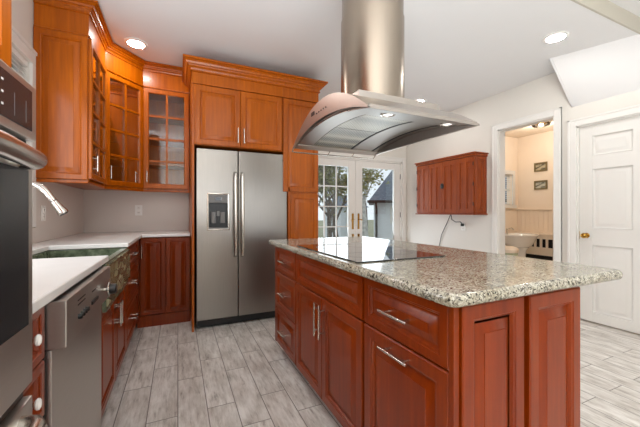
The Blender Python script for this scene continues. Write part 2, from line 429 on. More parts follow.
# ------------------------------------------------------------------ french doors
fd = thing('door_2', 'white french doors to the garden', None, (DX0, FYW, 0)); fd['kind'] = 'structure'
mb = MB()
for a, b in ((DX0 - .075, DX0), (DX1, DX1 + .075)): mb.box(a, b, FYW - .022, FYW, 0, DZ1 + .075, bev=.004)
mb.box(DX0, DX1, FYW - .022, FYW, DZ1, DZ1 + .075, bev=.004)
mb.box(DX0 - .085, DX1 + .085, FYW - .028, FYW, DZ1 + .06, DZ1 + .082, bev=.003)
for a, b in ((DX0, DX0 + .025), (DX1 - .025, DX1)): mb.box(a, b, FYW, FYW + .12, 0, DZ1)
mb.box(DX0, DX1, FYW, FYW + .12, DZ1 - .025, DZ1).box(DX0, DX1, FYW, FYW + .12, 0, .02)
mb.build('door_frame', M['trim'], fd)
for k, (a, b) in enumerate(((DX0 + .027, 2.778), (2.782, DX1 - .027))):
    m = FY(a, FYW + .06, .022); W_, H_ = b - a, DZ1 - .049
    s0, s1, zb, zt = .135, .135, .20, H_ - .115
    mb = MB(); mb.box(0, s0, 0, .045, 0, H_, m, bev=.003).box(W_ - s1, W_, 0, .045, 0, H_, m, bev=.003)
    mb.box(s0, W_ - s1, 0, .045, 0, zb, m, bev=.003).box(s0, W_ - s1, 0, .045, zt, H_, m, bev=.003)
    lf = mb.build('door_leaf', M['trim'], fd)
    MB().box(s0 - .005, W_ - s1 + .005, .018, .024, zb - .005, zt + .005, m).build('pane', M['glass'], lf, 0)
    if k == 0:
        mb = MB()
        for i in (1, 2): x = s0 + (W_ - s0 - s1) * i / 3; mb.box(x - .009, x + .009, .014, .036, zb, zt, m)
        for i in range(1, 5): z = zb + (zt - zb) * i / 5; mb.box(s0, W_ - s1, .0145, .0355, z - .009, z + .009, m)
        mb.build('muntin_grid', M['trim'], lf)
    hx = W_ - .055 if k == 0 else .055
    mb = MB(); mb.box(hx - .018, hx + .018, .045, .052, .83, 1.10, m, bev=.003)
    mb.tube([(hx, .05, 1.0), (hx, .085, 1.0), (hx + (-.02 if k == 0 else .02), .095, .995), (hx + (-.05 if k == 0 else .05), .09, .985)], .009, 10, m)
    mb.build('door_handle', M['brass'], lf)
    mb = MB(); mb.box(hx - .02, hx + .02, .045, .056, .70, .75, m, bev=.004).box(hx - .005, hx + .005, .056, .075, .705, .745, m, bev=.002)
    mb.build('deadbolt', M['brass'], lf)
mb = MB()
for z in (.35, 1.05, 1.75): mb.cyl((DX1 - .026, FYW + .008, z), (DX1 - .026, FYW + .008, z + .09), .008, 10)
mb.build('hinge', M['grey'], fd)

# window over the sink (left wall)
wn = thing('window_1', 'white window over the sink', None, (WX, 2.07, 1.64)); wn['kind'] = 'structure'
y0, y1, z0, z1 = LW; mb = MB()
mb.box(WX, WX + .02, y0 - .065, y1 + .062, z1, z1 + .09, bev=.004).box(WX, WX + .028, y0 - .07, y1 + .062, z1 + .07, z1 + .095, bev=.004)
mb.box(WX, WX + .02, y0 - .065, y0, z0 - .06, z1, bev=.004).box(WX, WX + .02, y1, y1 + .062, z0 - .06, z1, bev=.004).box(WX, WX + .03, y0, y1, z0 - .03, z0, bev=.004)
for a, b in ((y0, y0 + .045), (y1 - .045, y1), ((y0 + y1) / 2 - .03, (y0 + y1) / 2 + .03)): mb.box(WX - .09, WX - .04, a, b, z0, z1)
mb.box(WX - .09, WX - .04, y0, y1, z0, z0 + .05).box(WX - .09, WX - .04, y0, y1, z1 - .05, z1).box(WX - .085, WX - .045, y0, y1, 1.62, 1.66)
mb.build('window_frame', M['trim'], wn)
MB().box(WX - .068, WX - .064, y0, y1, z0, z1).build('pane', M['glass'], wn, 0)
mb = MB(); n = 34
for i in range(n):
    z = z0 + .03 + (z1 - z0 - .06) * i / (n - 1)
    mb.box(-.014, .014, y0 + .01, y1 - .01, -.0012, .0012, Matrix.Translation((WX - .02, 0, z)) @ Matrix.Rotation(math.radians(52), 4, 'Y'))
mb.box(WX - .035, WX - .004, y0 + .006, y1 - .006, z1 - .035, z1 - .001)
bl = mb.build('window_blind', M['white'], None, 0, (WX - .02, 2.07, z1)); tag(bl, 'white slatted blind in the window over the sink', 'blind')
wn = thing('window_2', 'large unseen window added behind the camera for fill light', None, (1.55, REAR, 1.6)); wn['kind'] = 'structure'  # unseen window, put in to let fill light into the room
a, b, c_, d_ = RWN; mb = MB()
for p, q in ((a - .07, a), (b, b + .07)): mb.box(p, q, REAR, REAR + .02, c_ - .07, d_ + .07)
mb.box(a, b, REAR, REAR + .02, d_, d_ + .07).box(a, b, REAR, REAR + .03, c_ - .07, c_)
for k in range(4): x = a + (b - a) * k / 3; mb.box(x - .03 if k else x, x + .03 if k < 3 else x, REAR - .09, REAR - .04, c_, d_)
mb.build('window_frame', M['trim'], wn)

# ------------------------------------------------------------------ recessed ceiling lights
def downlight(x, y, label, power=DOWNLIGHT_W, lit=True):
    r = thing('recessed_light', label, 'ceiling light', (x, y, CEIL if y > STEP else CEIL2), 'recessed lights in the kitchen ceiling')
    MB().lathe([(.072, -.0005), (.098, -.0005), (.098, -.005), (.088, -.010), (.074, -.008)], (x, y, CEIL if y > STEP else CEIL2)).build('trim_ring', M['white'], r)
    MB().lathe([(.0735, -.001), (.0735, -.0065), (.06, -.0075), (.001, -.008)], (x, y, CEIL if y > STEP else CEIL2)).build('lens', M['lens'], r)
    l = bpy.data.lights.new('downlight', 'AREA'); l.shape = 'DISK'; l.size = .14; l.energy = power; l.color = DOWN_COL; l.spread = PI
    lo = bpy.data.objects.new('downlight', l); COL.objects.link(lo); lo.parent = r; lo.location = (0, 0, -.012); lo.visible_camera = True
    return r
downlight(-.354, 3.35, 'round recessed ceiling light above the glass-door cabinets')
downlight(3.09, 1.666, 'round recessed ceiling light nearest the sloped ceiling')
downlight(3.11, 3.43, 'round recessed ceiling light beside the right end of the hood')

# ------------------------------------------------------------------ left run: oven tower
TX = -.33
tw = thing('oven_cabinet', 'tall wooden oven cabinet at the left edge of the view', 'cabinet', (-.63, .51, 0))
mb = MB(); mb.box(WX + .002, TX - .02, .10, .905, 1.425, 2.60).box(WX + .002, TX - .02, .10, .145, .1, 1.43).box(WX + .002, TX - .02, .885, .905, .1, 1.43)
mb.box(WX + .002, TX - .02, .10, .905, .10, .30).box(WX + .06, TX - .08, .10, .905, 0, .10).box(WX + .002, WX + .02, .10, .905, .3, 1.43)
mb.build('carcass', M['amber'], tw)
m = FX(TX - .02, .10, 0)
front('door', tw, M['amber'], m, .004, .401, 1.44, 2.58, .06, (.37, .37, 1.5, 1.63))
front('door', tw, M['amber'], m, .405, .801, 1.44, 2.58, .06, (.435, .435, 1.5, 1.63))
front('drawer', tw, M['amber'], m, .004, .801, .115, .29, .05)
ov = thing('double_oven', 'stainless steel double wall oven with black keypad panel', 'oven', (-.6, .51, .305))
OX = -.296
MB().box(WX + .1, TX - .002, .15, .88, .305, 1.42).build('body', M['grey'], ov)
mb = MB(); mb.box(TX - .001, -.288, .15, .9, 1.30, 1.42, bev=.006); cp = mb.build('control_panel', M['steel'], ov)
mb = MB(); mb.box(-.290, -.2865, .2, .872, 1.318, 1.404, bev=.0015); tp = mb.build('touch_panel', M['ovenglass'], cp)
mb = MB()
mb.bm.free()
for i in range(3):
    for j in range(3): MB().box(-.2868, -.2862, .665 + i * .038, .672 + i * .038, 1.338 + j * .022, 1.342 + j * .022).build('key_mark', M['white'], cp)
for y in (.79, .84): MB().box(-.2868, -.2862, y, y + .0015, 1.33, 1.375).build('key_mark', M['grey'], cp)
MB().box(-.2868, -.2860, .35, .52, 1.34, 1.385).build('display', M['ceramic'], cp)
MB().box(TX - .001, -.305, .155, .895, 1.285, 1.30).build('vent_gap', M['black'], ov)
for lo_, hi, wl, wh in ((.765, 1.283, .90, 1.235), (.32, .735, .40, .62)):
    mb = MB(); mb.box(TX - .001, OX, .15, .905, lo_, hi, bev=.005); dd = mb.build('oven_door', M['steel'], ov)
    MB().box(OX - .003, OX + .0015, .185, .878, wl, wh, bev=.001).build('window', M['ovenglass'], dd)
    mb = MB(); zc = hi - .033; ya, yb = .19, .845
    pts = [(OX - .004, ya, zc), (OX + .022, ya + .008, zc), (OX + .032, ya + .03, zc), (OX + .046, ya + .2, zc), (OX + .048, (ya + yb) / 2, zc), (OX + .046, yb - .2, zc), (OX + .032, yb - .03, zc), (OX + .022, yb - .008, zc), (OX - .004, yb, zc)]
    mb.tube(pts, [.018, .018, .0195, .0195, .0195, .0195, .0195, .018, .018], 14); mb.build('handle', M['nickel'], dd)
MB().box(TX - .001, -.31, .155, .895, .737, .763).build('vent_gap', M['black'], ov)

# ------------------------------------------------------------------ left run: base units
CFX = -.345                     # door plane of the left run
def base_box(parent, y0, y1, top=.893, mat=None):
    mb = MB(); mb.box(WX + .004, CFX - .021, y0, y1, .105, top).box(WX + .004, CFX - .075, y0, y1, 0, .105)
    return mb.build('carcass', mat or M['cherry'], parent)
mF = lambda y: FX(CFX - .02, y, 0)
u = thing('drawer_cabinet', 'narrow cherry drawer cabinet with white oval knobs by the oven', 'cabinet', (-.65, 1.02, 0))
base_box(u, .908, 1.138)
for a, b in ((.728, .885), (.565, .722), (.34, .559), (.112, .334)):
    d = front('drawer', u, M['cherry'], mF(.911), 0, .224, a, b, .045)
    mb = MB(); zc = (a + b) / 2 + .012; yc = 1.018
    mb.lathe([(.010, 0), (.010, .003), (.005, .006), (.005, .016)], (CFX, yc, zc), 'x', 14); k = mb.build('knob_base', M['brass'], d)
    mb = MB(); mb.lathe([(.005, .014), (.009, .016), (.0115, .020), (.011, .025), (.007, .028), (.002, .029)], (CFX, yc, zc), 'x', 18, 1, 1.3); mb.build('knob', M['porc'], d)

dw = thing('dishwasher', 'stainless steel dishwasher under the white counter', 'dishwasher', (-.6, 1.46, 0))
mb = MB(); mb.box(WX + .05, CFX - .004, 1.143, 1.797, .1, .885).box(WX + .05, CFX - .08, 1.15, 1.79, 0, .1); mb.build('body', M['dark'], dw)
MB().box(CFX - .004, CFX + .012, 1.146, 1.794, .11, .742, bev=.004).build('door', M['steel'], dw)
cpn = MB().box(CFX - .004, -.298, 1.144, 1.796, .744, .884, bev=.004).build('control_panel', M['steel'], dw)
mb = MB()
mb.bm.free()
for y in (1.265, 1.295, 1.325, 1.352): MB().lathe([(.0085, -.001), (.0085, .010), (.006, .012)], (-.298, y, .80), 'x', 12).build('button', M['black'], cpn)
mb = MB()
mb.bm.free()
for a, b, z in ((1.255, 1.345, .838), (1.255, 1.345, .852), (1.44, 1.50, .838)): MB().box(-.2985, -.2965, a, b, z, z + .0035).build('indicator_slot', M['dark'], cpn)
mb = MB(); mb.box(-.2985, -.292, 1.43, 1.525, .792, .806, bev=.003); mb.build('latch', M['black'], cpn)
mb = MB(); mb.lathe([(.006, -.001), (.006, .012), (.030, .014), (.036, .018), (.036, .022), (.030, .024)], (-.298, 1.66, .80), 'x', 28); kd = mb.build('dial_ring', M['nickel'], cpn)
mb = MB(); mb.lathe([(.024, .022), (.022, .044), (.018, .047)], (-.298, 1.66, .80), 'x', 24); mb.build('dial_knob', M['black'], cpn)

SY0, SY1 = 1.89, 2.58           # sink
u = thing('sink_cabinet', 'cherry sink cabinet with two doors under the green apron', 'cabinet', (-.65, 2.22, 0))
mb = MB(); mb.box(WX + .004, CFX - .021, 1.803, 2.655, .105, .625).box(WX + .004, CFX - .075, 1.803, 2.655, 0, .105)
mb.box(WX + .004, CFX - .001, 1.803, 1.868, .625, .893).box(WX + .004, CFX - .001, 2.632, 2.655, .625, .893); mb.build('carcass', M['cherry'], u)
front('door', u, M['cherry'], mF(1.806), 0, .421, .115, .655, .055, (.395, .395, .46, .60))
front('door', u, M['cherry'], mF(1.806), .425, .846, .115, .655, .055, (.452, .452, .46, .60))
sk = thing('apron_sink', 'green stone farmhouse sink with leaf mosaic apron', 'sink', (-.6, 2.22, .64))
xa, xb = WX + .14, CFX + .018
mb = MB(); mb.box(xa, xb, SY0 - .02, SY0 + .022, .66, .892, bev=.006).box(xa, xb, SY1 + .008, SY1 + .048, .66, .892, bev=.006)
mb.box(xa, xa + .03, SY0 + .022, SY1 + .008, .66, .892, bev=.006).box(xb - .035, xb, SY0 + .022, SY1 + .008, .66, .892, bev=.006).box(xa, xb, SY0 - .02, SY1 + .048, .64, .665)
mb.build('basin', M['green'], sk)
mb = MB(); n = 24; ya, yb = SY0 - .019, SY1 + .047; top_, bot = [], []
poly = [(ya, .876), (yb, .876)]
for i in range(n + 1):
    f = i / n; poly.append((yb + (ya - yb) * f, .668 + .022 * abs(math.sin(f * PI * 4))))
mb.prism(poly, xb, xb + .012, Matrix(((0, 0, 1, 0), (1, 0, 0, 0), (0, 1, 0, 0), (0, 0, 0, 1))))
mb.build('apron', M['mosaic'], sk, 0)
mb = MB(); mb.lathe([(.04, 0), (.04, .003), (.02, .004), (.002, .002)], (-.62, 2.235, .666)); mb.build('drain', M['nickel'], sk)

u = thing('drawer_cabinet', 'cherry base cabinet of three drawers between sink and corner', 'cabinet', (-.65, 3.05, 0))
base_box(u, 2.658, 3.505)
MB().box(CFX - .021, CFX - .001, 3.43, 3.507, .105, .893).build('corner_filler', M['cherry'], u)
for a, b in ((.70, .885), (.42, .694), (.115, .414)):
    front('drawer', u, M['cherry'], mF(2.662), 0, .764, a, b, .05, (.31, .46, (a + b) / 2, (a + b) / 2))

# back run base
BFY = 3.53
u = thing('base_cabinet', 'cherry base cabinet with two raised-panel doors left of the refrigerator', 'cabinet', (-.1, 3.8, 0))
mb = MB(); mb.box(CFX - .02, .118, BFY + .021, BY - .004, .11, .893).box(CFX - .02, .118, BFY + .004, BY - .004, 0, .112); mb.build('carcass', M['cherry'], u)
m = FY(CFX + .008, BFY + .02, 0)
front('door', u, M['cherry'], m, 0, .222, .118, .885, .05, (.014, .014, .69, .82))
front('door', u, M['cherry'], m, .226, .452, .118, .885, .05)

# worktop: L shape notched round the sink
mb = MB(); e = -.32
poly = [(WX + .003, .908), (e, .908), (e, SY0), (xa + .03, SY0), (xa + .03, SY1), (e, SY1), (e, BFY - .022), (.118, BFY - .022), (.118, BY - .003), (WX + .003, BY - .003)]
mb.prism(poly, .8945, .9245)
o = mb.build('worktop', M['quartz'], None, 35, (-.6, 2.5, .91)); tag(o, 'white quartz worktop running round the corner past the sink', 'worktop')
bv = o.modifiers.new('edge', 'BEVEL'); bv.width = .004; bv.segments = 2; bv.limit_method = 'ANGLE'; o.modifiers.move(1, 0)
struct('trim_3', MB().box(WX, WX + .015, .908, LW[0] - .07, .9255, 1.385).box(WX, WX + .015, LW[0] - .07, LW[1] + .065, .9255, LW[2] - .065).box(WX, WX + .015, LW[1] + .065, BY, .9255, 1.40), M['splash'], 'grey backsplash on the sink wall')
struct('trim_4', MB().box(WX + .015, .118, BY - .015, BY, .9255, 1.40), M['splash'], 'grey backsplash left of the refrigerator')

# faucet
f = thing('faucet', 'brushed nickel gooseneck faucet with pull-down spray head', 'faucet', (-.885, 2.2, .925))
mb = MB(); mb.lathe([(.026, 0), (.026, .006), (.022, .012), (.020, .07), (.0165, .075)], (-.885, 2.2, .925)); mb.build('base', M['nickel'], f)
pts = [(-.885, 2.2, .99), (-.885, 2.2, 1.18)]
for i in range(1, 12):
    a = PI - i / 11 * math.radians(155); pts.append((-.76 + .125 * math.cos(a), 2.2, 1.18 + .125 * math.sin(a)))
q = Vector(pts[-1]); d = (q - Vector(pts[-2])).normalized(); pts.append(tuple(q + d * .03))
mb = MB(); mb.tube(pts, .0155, 14); mb.build('spout', M['nickel'], f)
q = Vector(pts[-1])
mb = MB(); mb.tube([q, q + d * .004], .0165, 16); mb.build('joint_ring', M['black'], f)
mb = MB(); mb.tube([q + d * .004, q + d * .03, q + d * .075, q + d * .085], [.017, .019, .027, .025], 18); hd = mb.build('spray_head', M['nickel'], f)
mb = MB(); mb.tube([q + d * .085, q + d * .088], .02, 18); mb.build('spray_face', M['black'], hd)
mb = MB(); mb.tube([(-.885, 2.218, .965), (-.885, 2.25, .97), (-.88, 2.30, 1.0)], [.008, .007, .006], 10); mb.build('lever', M['nickel'], f)

# outlets
def outlet(label, m, socket=True, plug=False, grp=None):
    o_ = m.to_translation(); r = thing('wall_outlet', label, 'outlet', o_, grp)
    MB().box(-.036, .036, 0, .005, -.058, .058, m, bev=.002).build('cover_plate', M['white'], r)
    for z in (-.026, .026):
        MB().box(-.016, .016, .0045, .007, z - .018, z + .018, m, bev=.004).build('receptacle', M['porc'], r)
        mb = MB(); mb.box(-.007, -.004, .0065, .0075, z - .005, z + .006, m).box(.004, .007, .0065, .0075, z - .005, z + .006, m).build('slot', M['dark'], r)
    return r
outlet('white wall outlet on backsplash beside the faucet', FX(WX + .015, 2.99, 1.135))
outlet('white wall outlet on backsplash under the glass-door cabinets', FY(-.406, BY - .015, 1.165))

# ------------------------------------------------------------------ upper glass cabinets
UB, UT, UZ = 1.385, 2.462, 2.705
UX, UY = -.612, 3.76
def carcass(parent, poly, open_edges, z0, z1, shelves, mat):
    # walls along every plan edge except the open ones, plus floor, top and shelves
    mb = MB(); n = len(poly); cx_ = sum(p[0] for p in poly) / n; cy_ = sum(p[1] for p in poly) / n
    mb.prism(poly, z0, z0 + .018).prism(poly, z1 - .018, z1)
    for k in range(n):
        if k in open_edges: continue
        a, b = Vector(poly[k]), Vector(poly[(k + 1) % n]); dd = (b - a).normalized(); nn = Vector((-dd.y, dd.x))
        if nn.dot(Vector((cx_, cy_)) - a) < 0: nn = -nn
        a2, b2 = a + nn * .016, b + nn * .016
        mb.prism([a, b, b2, a2], z0 + .018, z1 - .018)
    o_ = mb.build('carcass', mat, parent, 0)
    for zf in shelves:
        ins = [((p[0] - cx_) * .93 + cx_, (p[1] - cy_) * .93 + cy_) for p in poly]
        MB().prism(ins, z0 + zf, z0 + zf + .016).build('shelf', mat, parent, 0)
DH = UT - UB - .02
shv = [DH * .25 + .002, DH * .5 + .002, DH * .75 + .002]
u = thing('wall_cabinet', 'amber wall cabinet with panelled side next to the sink window', 'cabinet', (-.77, 3.15, UB))
D0, D1 = 2.86, 3.44
carcass(u, [(WX + .002, D0 + .001), (UX - .02, D0 + .001), (UX - .02, D1 - .001), (WX + .002, D1 - .001)], [1], UB, UT, shv, M['amber'])
MB().box(UX - .0205, UX - .001, D0 + .001, D0 + .05, UB, UT).box(UX - .0205, UX - .001, D1 - .05, D1 - .001, UB, UT).build('face_frame', M['amber'], u)
mb = MB(); raised(mb, UX - WX - .008, UT - UB - .004, FY(WX + .004, D0 + .001, UB + .002), .05, .018); mb.build('side_panel', M['amber'], u)
glass_door(u, M['amber'], FX(UX - .001, D0 + .002, UB + .012), D1 - D0 - .006, DH, 2, 4, .05, (.03, .03, .06, .18))
u = thing('wall_cabinet', 'amber corner wall cabinet with angled glass door', 'cabinet', (-.7, 3.85, UB))
cp_ = [(WX + .002, D1), (UX - .02, D1), (-.334, UY + .02), (-.334, BY - .002), (WX + .002, BY - .002)]
carcass(u, cp_, [1], UB, UT, shv, M['amber'])
p0, p1 = Vector((UX, D1, 0)), Vector((-.334, UY, 0)); dv = (p1 - p0); L = dv.length; dv.normalize(); nv = Vector((dv.y, -dv.x, 0))
m = frame(p0 - nv * .012 + Vector((0, 0, UB + .012)), dv, nv)
glass_door(u, M['amber'], m, L, DH, 2, 4, .05, (.03, .03, .06, .18))
u = thing('wall_cabinet', 'amber wall cabinet with glass door left of the refrigerator', 'cabinet', (-.1, 3.93, UB))
carcass(u, [(-.332, UY + .02), (.118, UY + .02), (.118, BY - .002), (-.332, BY - .002)], [0], UB, UT, shv, M['amber'])
MB().box(-.332, -.30, UY + .001, UY + .0205, UB, UT).box(.088, .118, UY + .001, UY + .0205, UB, UT).build('face_frame', M['amber'], u)
glass_door(u, M['amber'], FY(-.328, UY + .001, UB + .012), .440, DH, 2, 4, .05, (.035, .035, .06, .18))
pa = [(WX + .004, D0), (UX, D0), (UX, D1), (-.334, UY), (.118, UY)]
mb = MB(); mb.sweep(pa, [(-.03, UT + .001), (.002, UT + .001), (.002, 2.632), (.012, 2.634), (.012, 2.642), (.006, 2.645), (.010, 2.655), (.022, 2.664), (.024, 2.672), (.036, 2.674), (.042, 2.686), (.056, 2.692), (.056, 2.699), (.070, 2.701), (.070, 2.715), (-.03, 2.715)])
mb.sweep(pa, [(-.0, UT + .002), (.008, UT + .002), (.010, UT + .010), (.004, UT + .016), (0, UT + .016)])
o = mb.build('crown_molding', M['amber'], None, 30, (-.5, 3.3, 2.6)); tag(o, 'amber crown molding along the top of the glass-door cabinets', 'molding')
o = MB().sweep([(WX + .004, D0 + .002), (UX - .006, D0 + .002), (UX - .006, D1), (-.334, UY + .006), (.118, UY + .006)], [(-.016, UB - .024), (0, UB - .024), (.003, UB - .018), (.003, UB - .002), (-.016, UB - .002)]).build('light_rail', M['amber'], None, 30, (-.5, 3.3, UB))
tag(o, 'narrow amber rail under the glass-door cabinets', 'molding')

# ------------------------------------------------------------------ refrigerator surround
PY = 3.20; CTOP = 2.37
u = thing('over_fridge_cabinet', 'amber cabinet with two doors above the refrigerator', 'cabinet', (.58, 3.6, 1.79))
mb = MB(); mb.box(.122, 1.022, PY + .021, BY - .004, 1.795, 2.50); mb.box(.122, .142, PY, BY - .004, 0, 1.795)
mb.box(.122, 1.022, PY, PY + .021, CTOP + .008, 2.50); mb.build('carcass', M['amber'], u)
m = FY(.124, PY + .02, 0)
front('door', u, M['amber'], m, .022, .453, 1.80, CTOP, .06, (.425, .425, 1.835, 1.985))
front('door', u, M['amber'], m, .457, .890, 1.80, CTOP, .06, (.485, .485, 1.835, 1.985))
u = thing('pantry_cabinet', 'tall amber pantry cabinet right of the refrigerator', 'cabinet', (1.25, 3.6, 0))
mb = MB(); mb.box(1.085, 1.443, PY + .021, BY - .004, .10, 2.50).box(1.024, 1.09, PY + .021, BY - .004, 1.795, 2.50).box(1.1, 1.43, PY + .08, BY - .004, 0, .1)
mb.box(1.024, 1.443, PY, PY + .021, CTOP + .008, 2.50); mb.build('carcass', M['amber'], u)
MB().box(1.085, 1.105, PY, PY + .021, .10, 1.795).build('stile', M['amber'], u)
m = FY(1.024, PY + .02, 0)
front('door', u, M['amber'], m, .006, .417, 1.365, CTOP, .06)
front('door', u, M['amber'], m, .084, .417, .115, 1.345, .06)
mb = MB(); pa = [(.122, UY - .004), (.122, PY), (1.443, PY), (1.443, BY - .01)]
mb.sweep(pa, [(.0015, 2.485), (.003, 2.485), (.014, 2.488), (.014, 2.500), (.007, 2.504), (.012, 2.518), (.030, 2.532), (.033, 2.542), (.046, 2.545), (.054, 2.562), (.064, 2.568), (.064, 2.577), (.080, 2.580), (.080, 2.598), (.0015, 2.598)])
o = mb.build('crown_molding', M['amber'], None, 30, (.8, 3.3, 2.55)); tag(o, 'amber crown molding above refrigerator and pantry', 'molding')

fr = thing('refrigerator', 'stainless steel side-by-side refrigerator with water dispenser', 'refrigerator', (.62, 3.6, 0))
FY0 = 3.22; fxl, fxm, fxr = .162, .558, 1.077
mb = MB(); mb.box(fxl + .006, fxr - .006, FY0 + .065, BY - .06, .03, 1.765); mb.build('body', M['grey'], fr)
MB().box(fxl + .012, fxr - .012, FY0 + .045, FY0 + .10, .012, .12).build('toe_grille', M['black'], fr)
for x in (fxl + .05, fxr - .05): MB().cyl((x, FY0 + .15, 0), (x, FY0 + .15, .032), .02, 12).build('foot', M['black'], fr)
# freezer door with a recess for the dispenser
dx0, dx1, dz0, dz1 = .268, .462, .975, 1.322
mb = MB(); y0_, y1_ = FY0, FY0 + .062
def rounded_door(x0, x1): return MB().box(x0, x1, y0_, y1_, .09, 1.765, bev=.008, seg=3)
mb.box(fxl, dx0, y0_, y1_, .09, 1.765, bev=.006).box(dx1, fxm - .004, y0_, y1_, .09, 1.765, bev=.006)
mb2 = MB()
mbd = MB(); mbd.bm.free(); mbd.bm = bmesh.new()
W_, H_ = fxm - .004 - fxl, 1.765 - .132
xs_ = [fxl, dx0, dx1, fxm - .004]; zs_ = [.09, dz0, dz1, 1.765]
g = {}
for i, x in enumerate(xs_):
    for j, z in enumerate(zs_):
        g[i, j] = mbd.bm.verts.new((x, y0_, z))
for i in range(3):
    for j in range(3):
        if (i, j) == (1, 1): continue
        mbd.bm.faces.new((g[i, j], g[i + 1, j], g[i + 1, j + 1], g[i, j + 1]))
r_ = bmesh.ops.extrude_face_region(mbd.bm, geom=list(mbd.bm.faces))
for v in [q for q in r_['geom'] if isinstance(q, bmesh.types.BMVert)]: v.co.y = y1_
mb.bm.free(); mb2.bm.free()
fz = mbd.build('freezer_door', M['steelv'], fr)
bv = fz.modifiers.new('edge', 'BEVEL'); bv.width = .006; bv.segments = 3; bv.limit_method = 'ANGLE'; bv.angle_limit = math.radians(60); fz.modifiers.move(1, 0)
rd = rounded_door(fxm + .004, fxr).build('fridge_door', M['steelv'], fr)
for x in (fxm - .034, fxm + .036):
    mb = MB(); pts = [(x, FY0 + .002, .70), (x, FY0 - .038, .715), (x, FY0 - .050, .76), (x, FY0 - .058, 1.0), (x, FY0 - .058, 1.25), (x, FY0 - .050, 1.48), (x, FY0 - .038, 1.525), (x, FY0 + .002, 1.54)]
    mb.tube(pts, .016, 12); mb.build('handle', M['nickel'], fz if x < fxm else rd)
mb = MB(); mb.rings(dx1 - dx0 + .024, dz1 - dz0 + .024, [(0, -.001), (.002, .006), (.010, .008), (.018, .004), (.018, -.05), (.012, -.05), (.012, -.001)], FY(dx0 - .012, FY0, dz0 - .012), True); dp = mb.build('dispenser_frame', M['nickel'], fz)
MB().box(dx0 + .006, dx1 - .006, FY0 + .045, FY0 + .06, dz0 + .005, dz1 - .005).build('dispenser_recess', M['black'], fz)
MB().box(dx0 + .006, dx1 - .006, FY0 - .004, FY0 + .045, dz1 - .085, dz1 - .006, bev=.003).build('dispenser_panel', M['grey'], fz)
MB().box(.335, .40, FY0 - .006, FY0 - .003, dz1 - .062, dz1 - .028).build('dispenser_display', M['ceramic'], fz)
mb = MB(); mb.box(.30, .345, FY0 + .02, FY0 + .045, dz0 + .06, dz0 + .17, bev=.004).box(.385, .43, FY0 + .02, FY0 + .045, dz0 + .06, dz0 + .17, bev=.004).box(.352, .378, FY0 + .01, FY0 + .045, dz0 + .13, dz0 + .18); mb.build('dispenser_paddle', M['grey'], fz)
MB().box(dx0 + .006, dx1 - .006, FY0 + .002, FY0 + .045, dz0 + .006, dz0 + .016).build('drip_tray', M['grey'], fz)
mb = MB(); mb.lathe([(.013, .001), (.013, -.002), (.011, -.003)], (1.03, FY0, 1.70), 'y', 20); lg = mb.build('round_emblem', M['grey'], rd)

# ------------------------------------------------------------------ island
IX, IY0, IY1, ISX = .723, .66, 2.47, 1.334
def island_box(parent, y0, y1, xr=ISX):
    mb = MB(); mb.box(IX + .021, xr - .001, y0, y1, .10, .876).box(IX + .09, xr - .06, y0, y1, 0, .10); return mb.build('carcass', M['cherry'], parent)
iT = .672
u = thing('island_cabinet', 'cherry island cabinet with three drawers nearest the refrigerator', 'cabinet', (1.03, 2.22, 0), 'island base cabinets')
island_box(u, 1.982, IY1)
m = FW(IX + .02, IY1, 0)
MB().box(0, .028, -.001, .019, .10, .876, m).build('stile', M['cherry'], u)
for a, b in ((iT + .004, .872), (.385, iT - .003), (.105, .378)):
    front('drawer', u, M['cherry'], m, .03, .484, a, b, .05, (.185, .325, (a + b) / 2, (a + b) / 2))
mb = MB(); raised(mb, ISX - IX - .04, .77, frame((ISX - .01, IY1, .103), (-1, 0, 0), (0, 1, 0)), .07, .015); mb.build('end_panel', M['cherry'], u)
u = thing('island_cabinet', 'cherry island cabinet with double doors beneath the cooktop', 'cabinet', (1.03, 1.56, 0), 'island base cabinets')
island_box(u, 1.142, 1.98)
m = FW(IX + .02, 1.978, 0)
front('drawer_front', u, M['cherry'], m, .004, .828, iT + .004, .872, .05)
front('door', u, M['cherry'], m, .004, .414, .105, iT - .003, .06, (.385, .385, .455, .64))
front('door', u, M['cherry'], m, .418, .828, .105, iT - .003, .06, (.447, .447, .455, .64))
u = thing('island_cabinet', 'cherry island cabinet with panelled end and pull-out door nearest the camera', 'cabinet', (1.03, .9, 0), 'island base cabinets')
island_box(u, IY0 + .012, 1.140)
m = FW(IX + .02, 1.138, 0)
front('drawer', u, M['cherry'], m, .006, .462, iT + .004, .872, .055, (.155, .315, .772, .772))
front('door', u, M['cherry'], m, .006, .462, .105, iT - .003, .06, (.155, .315, .632, .632))
MB().box(IX, IX + .022, IY0 - .004, IY0 + .014, 0, .876).build('corner_post', M['cherry'], u)
mb = MB(); mb.box(IX + .022, ISX, IY0, IY0 + .012, 0, .876); mb.build('end_board', M['cherry'], u)
for a, b, t_ in ((IX + .026, 1.030, .016), (1.042, ISX, .026)):
    mb = MB(); raised(mb, b - a, .866, FY(a, IY0 + .002, .005), .058, t_); mb.build('end_panel', M['cherry'], u)
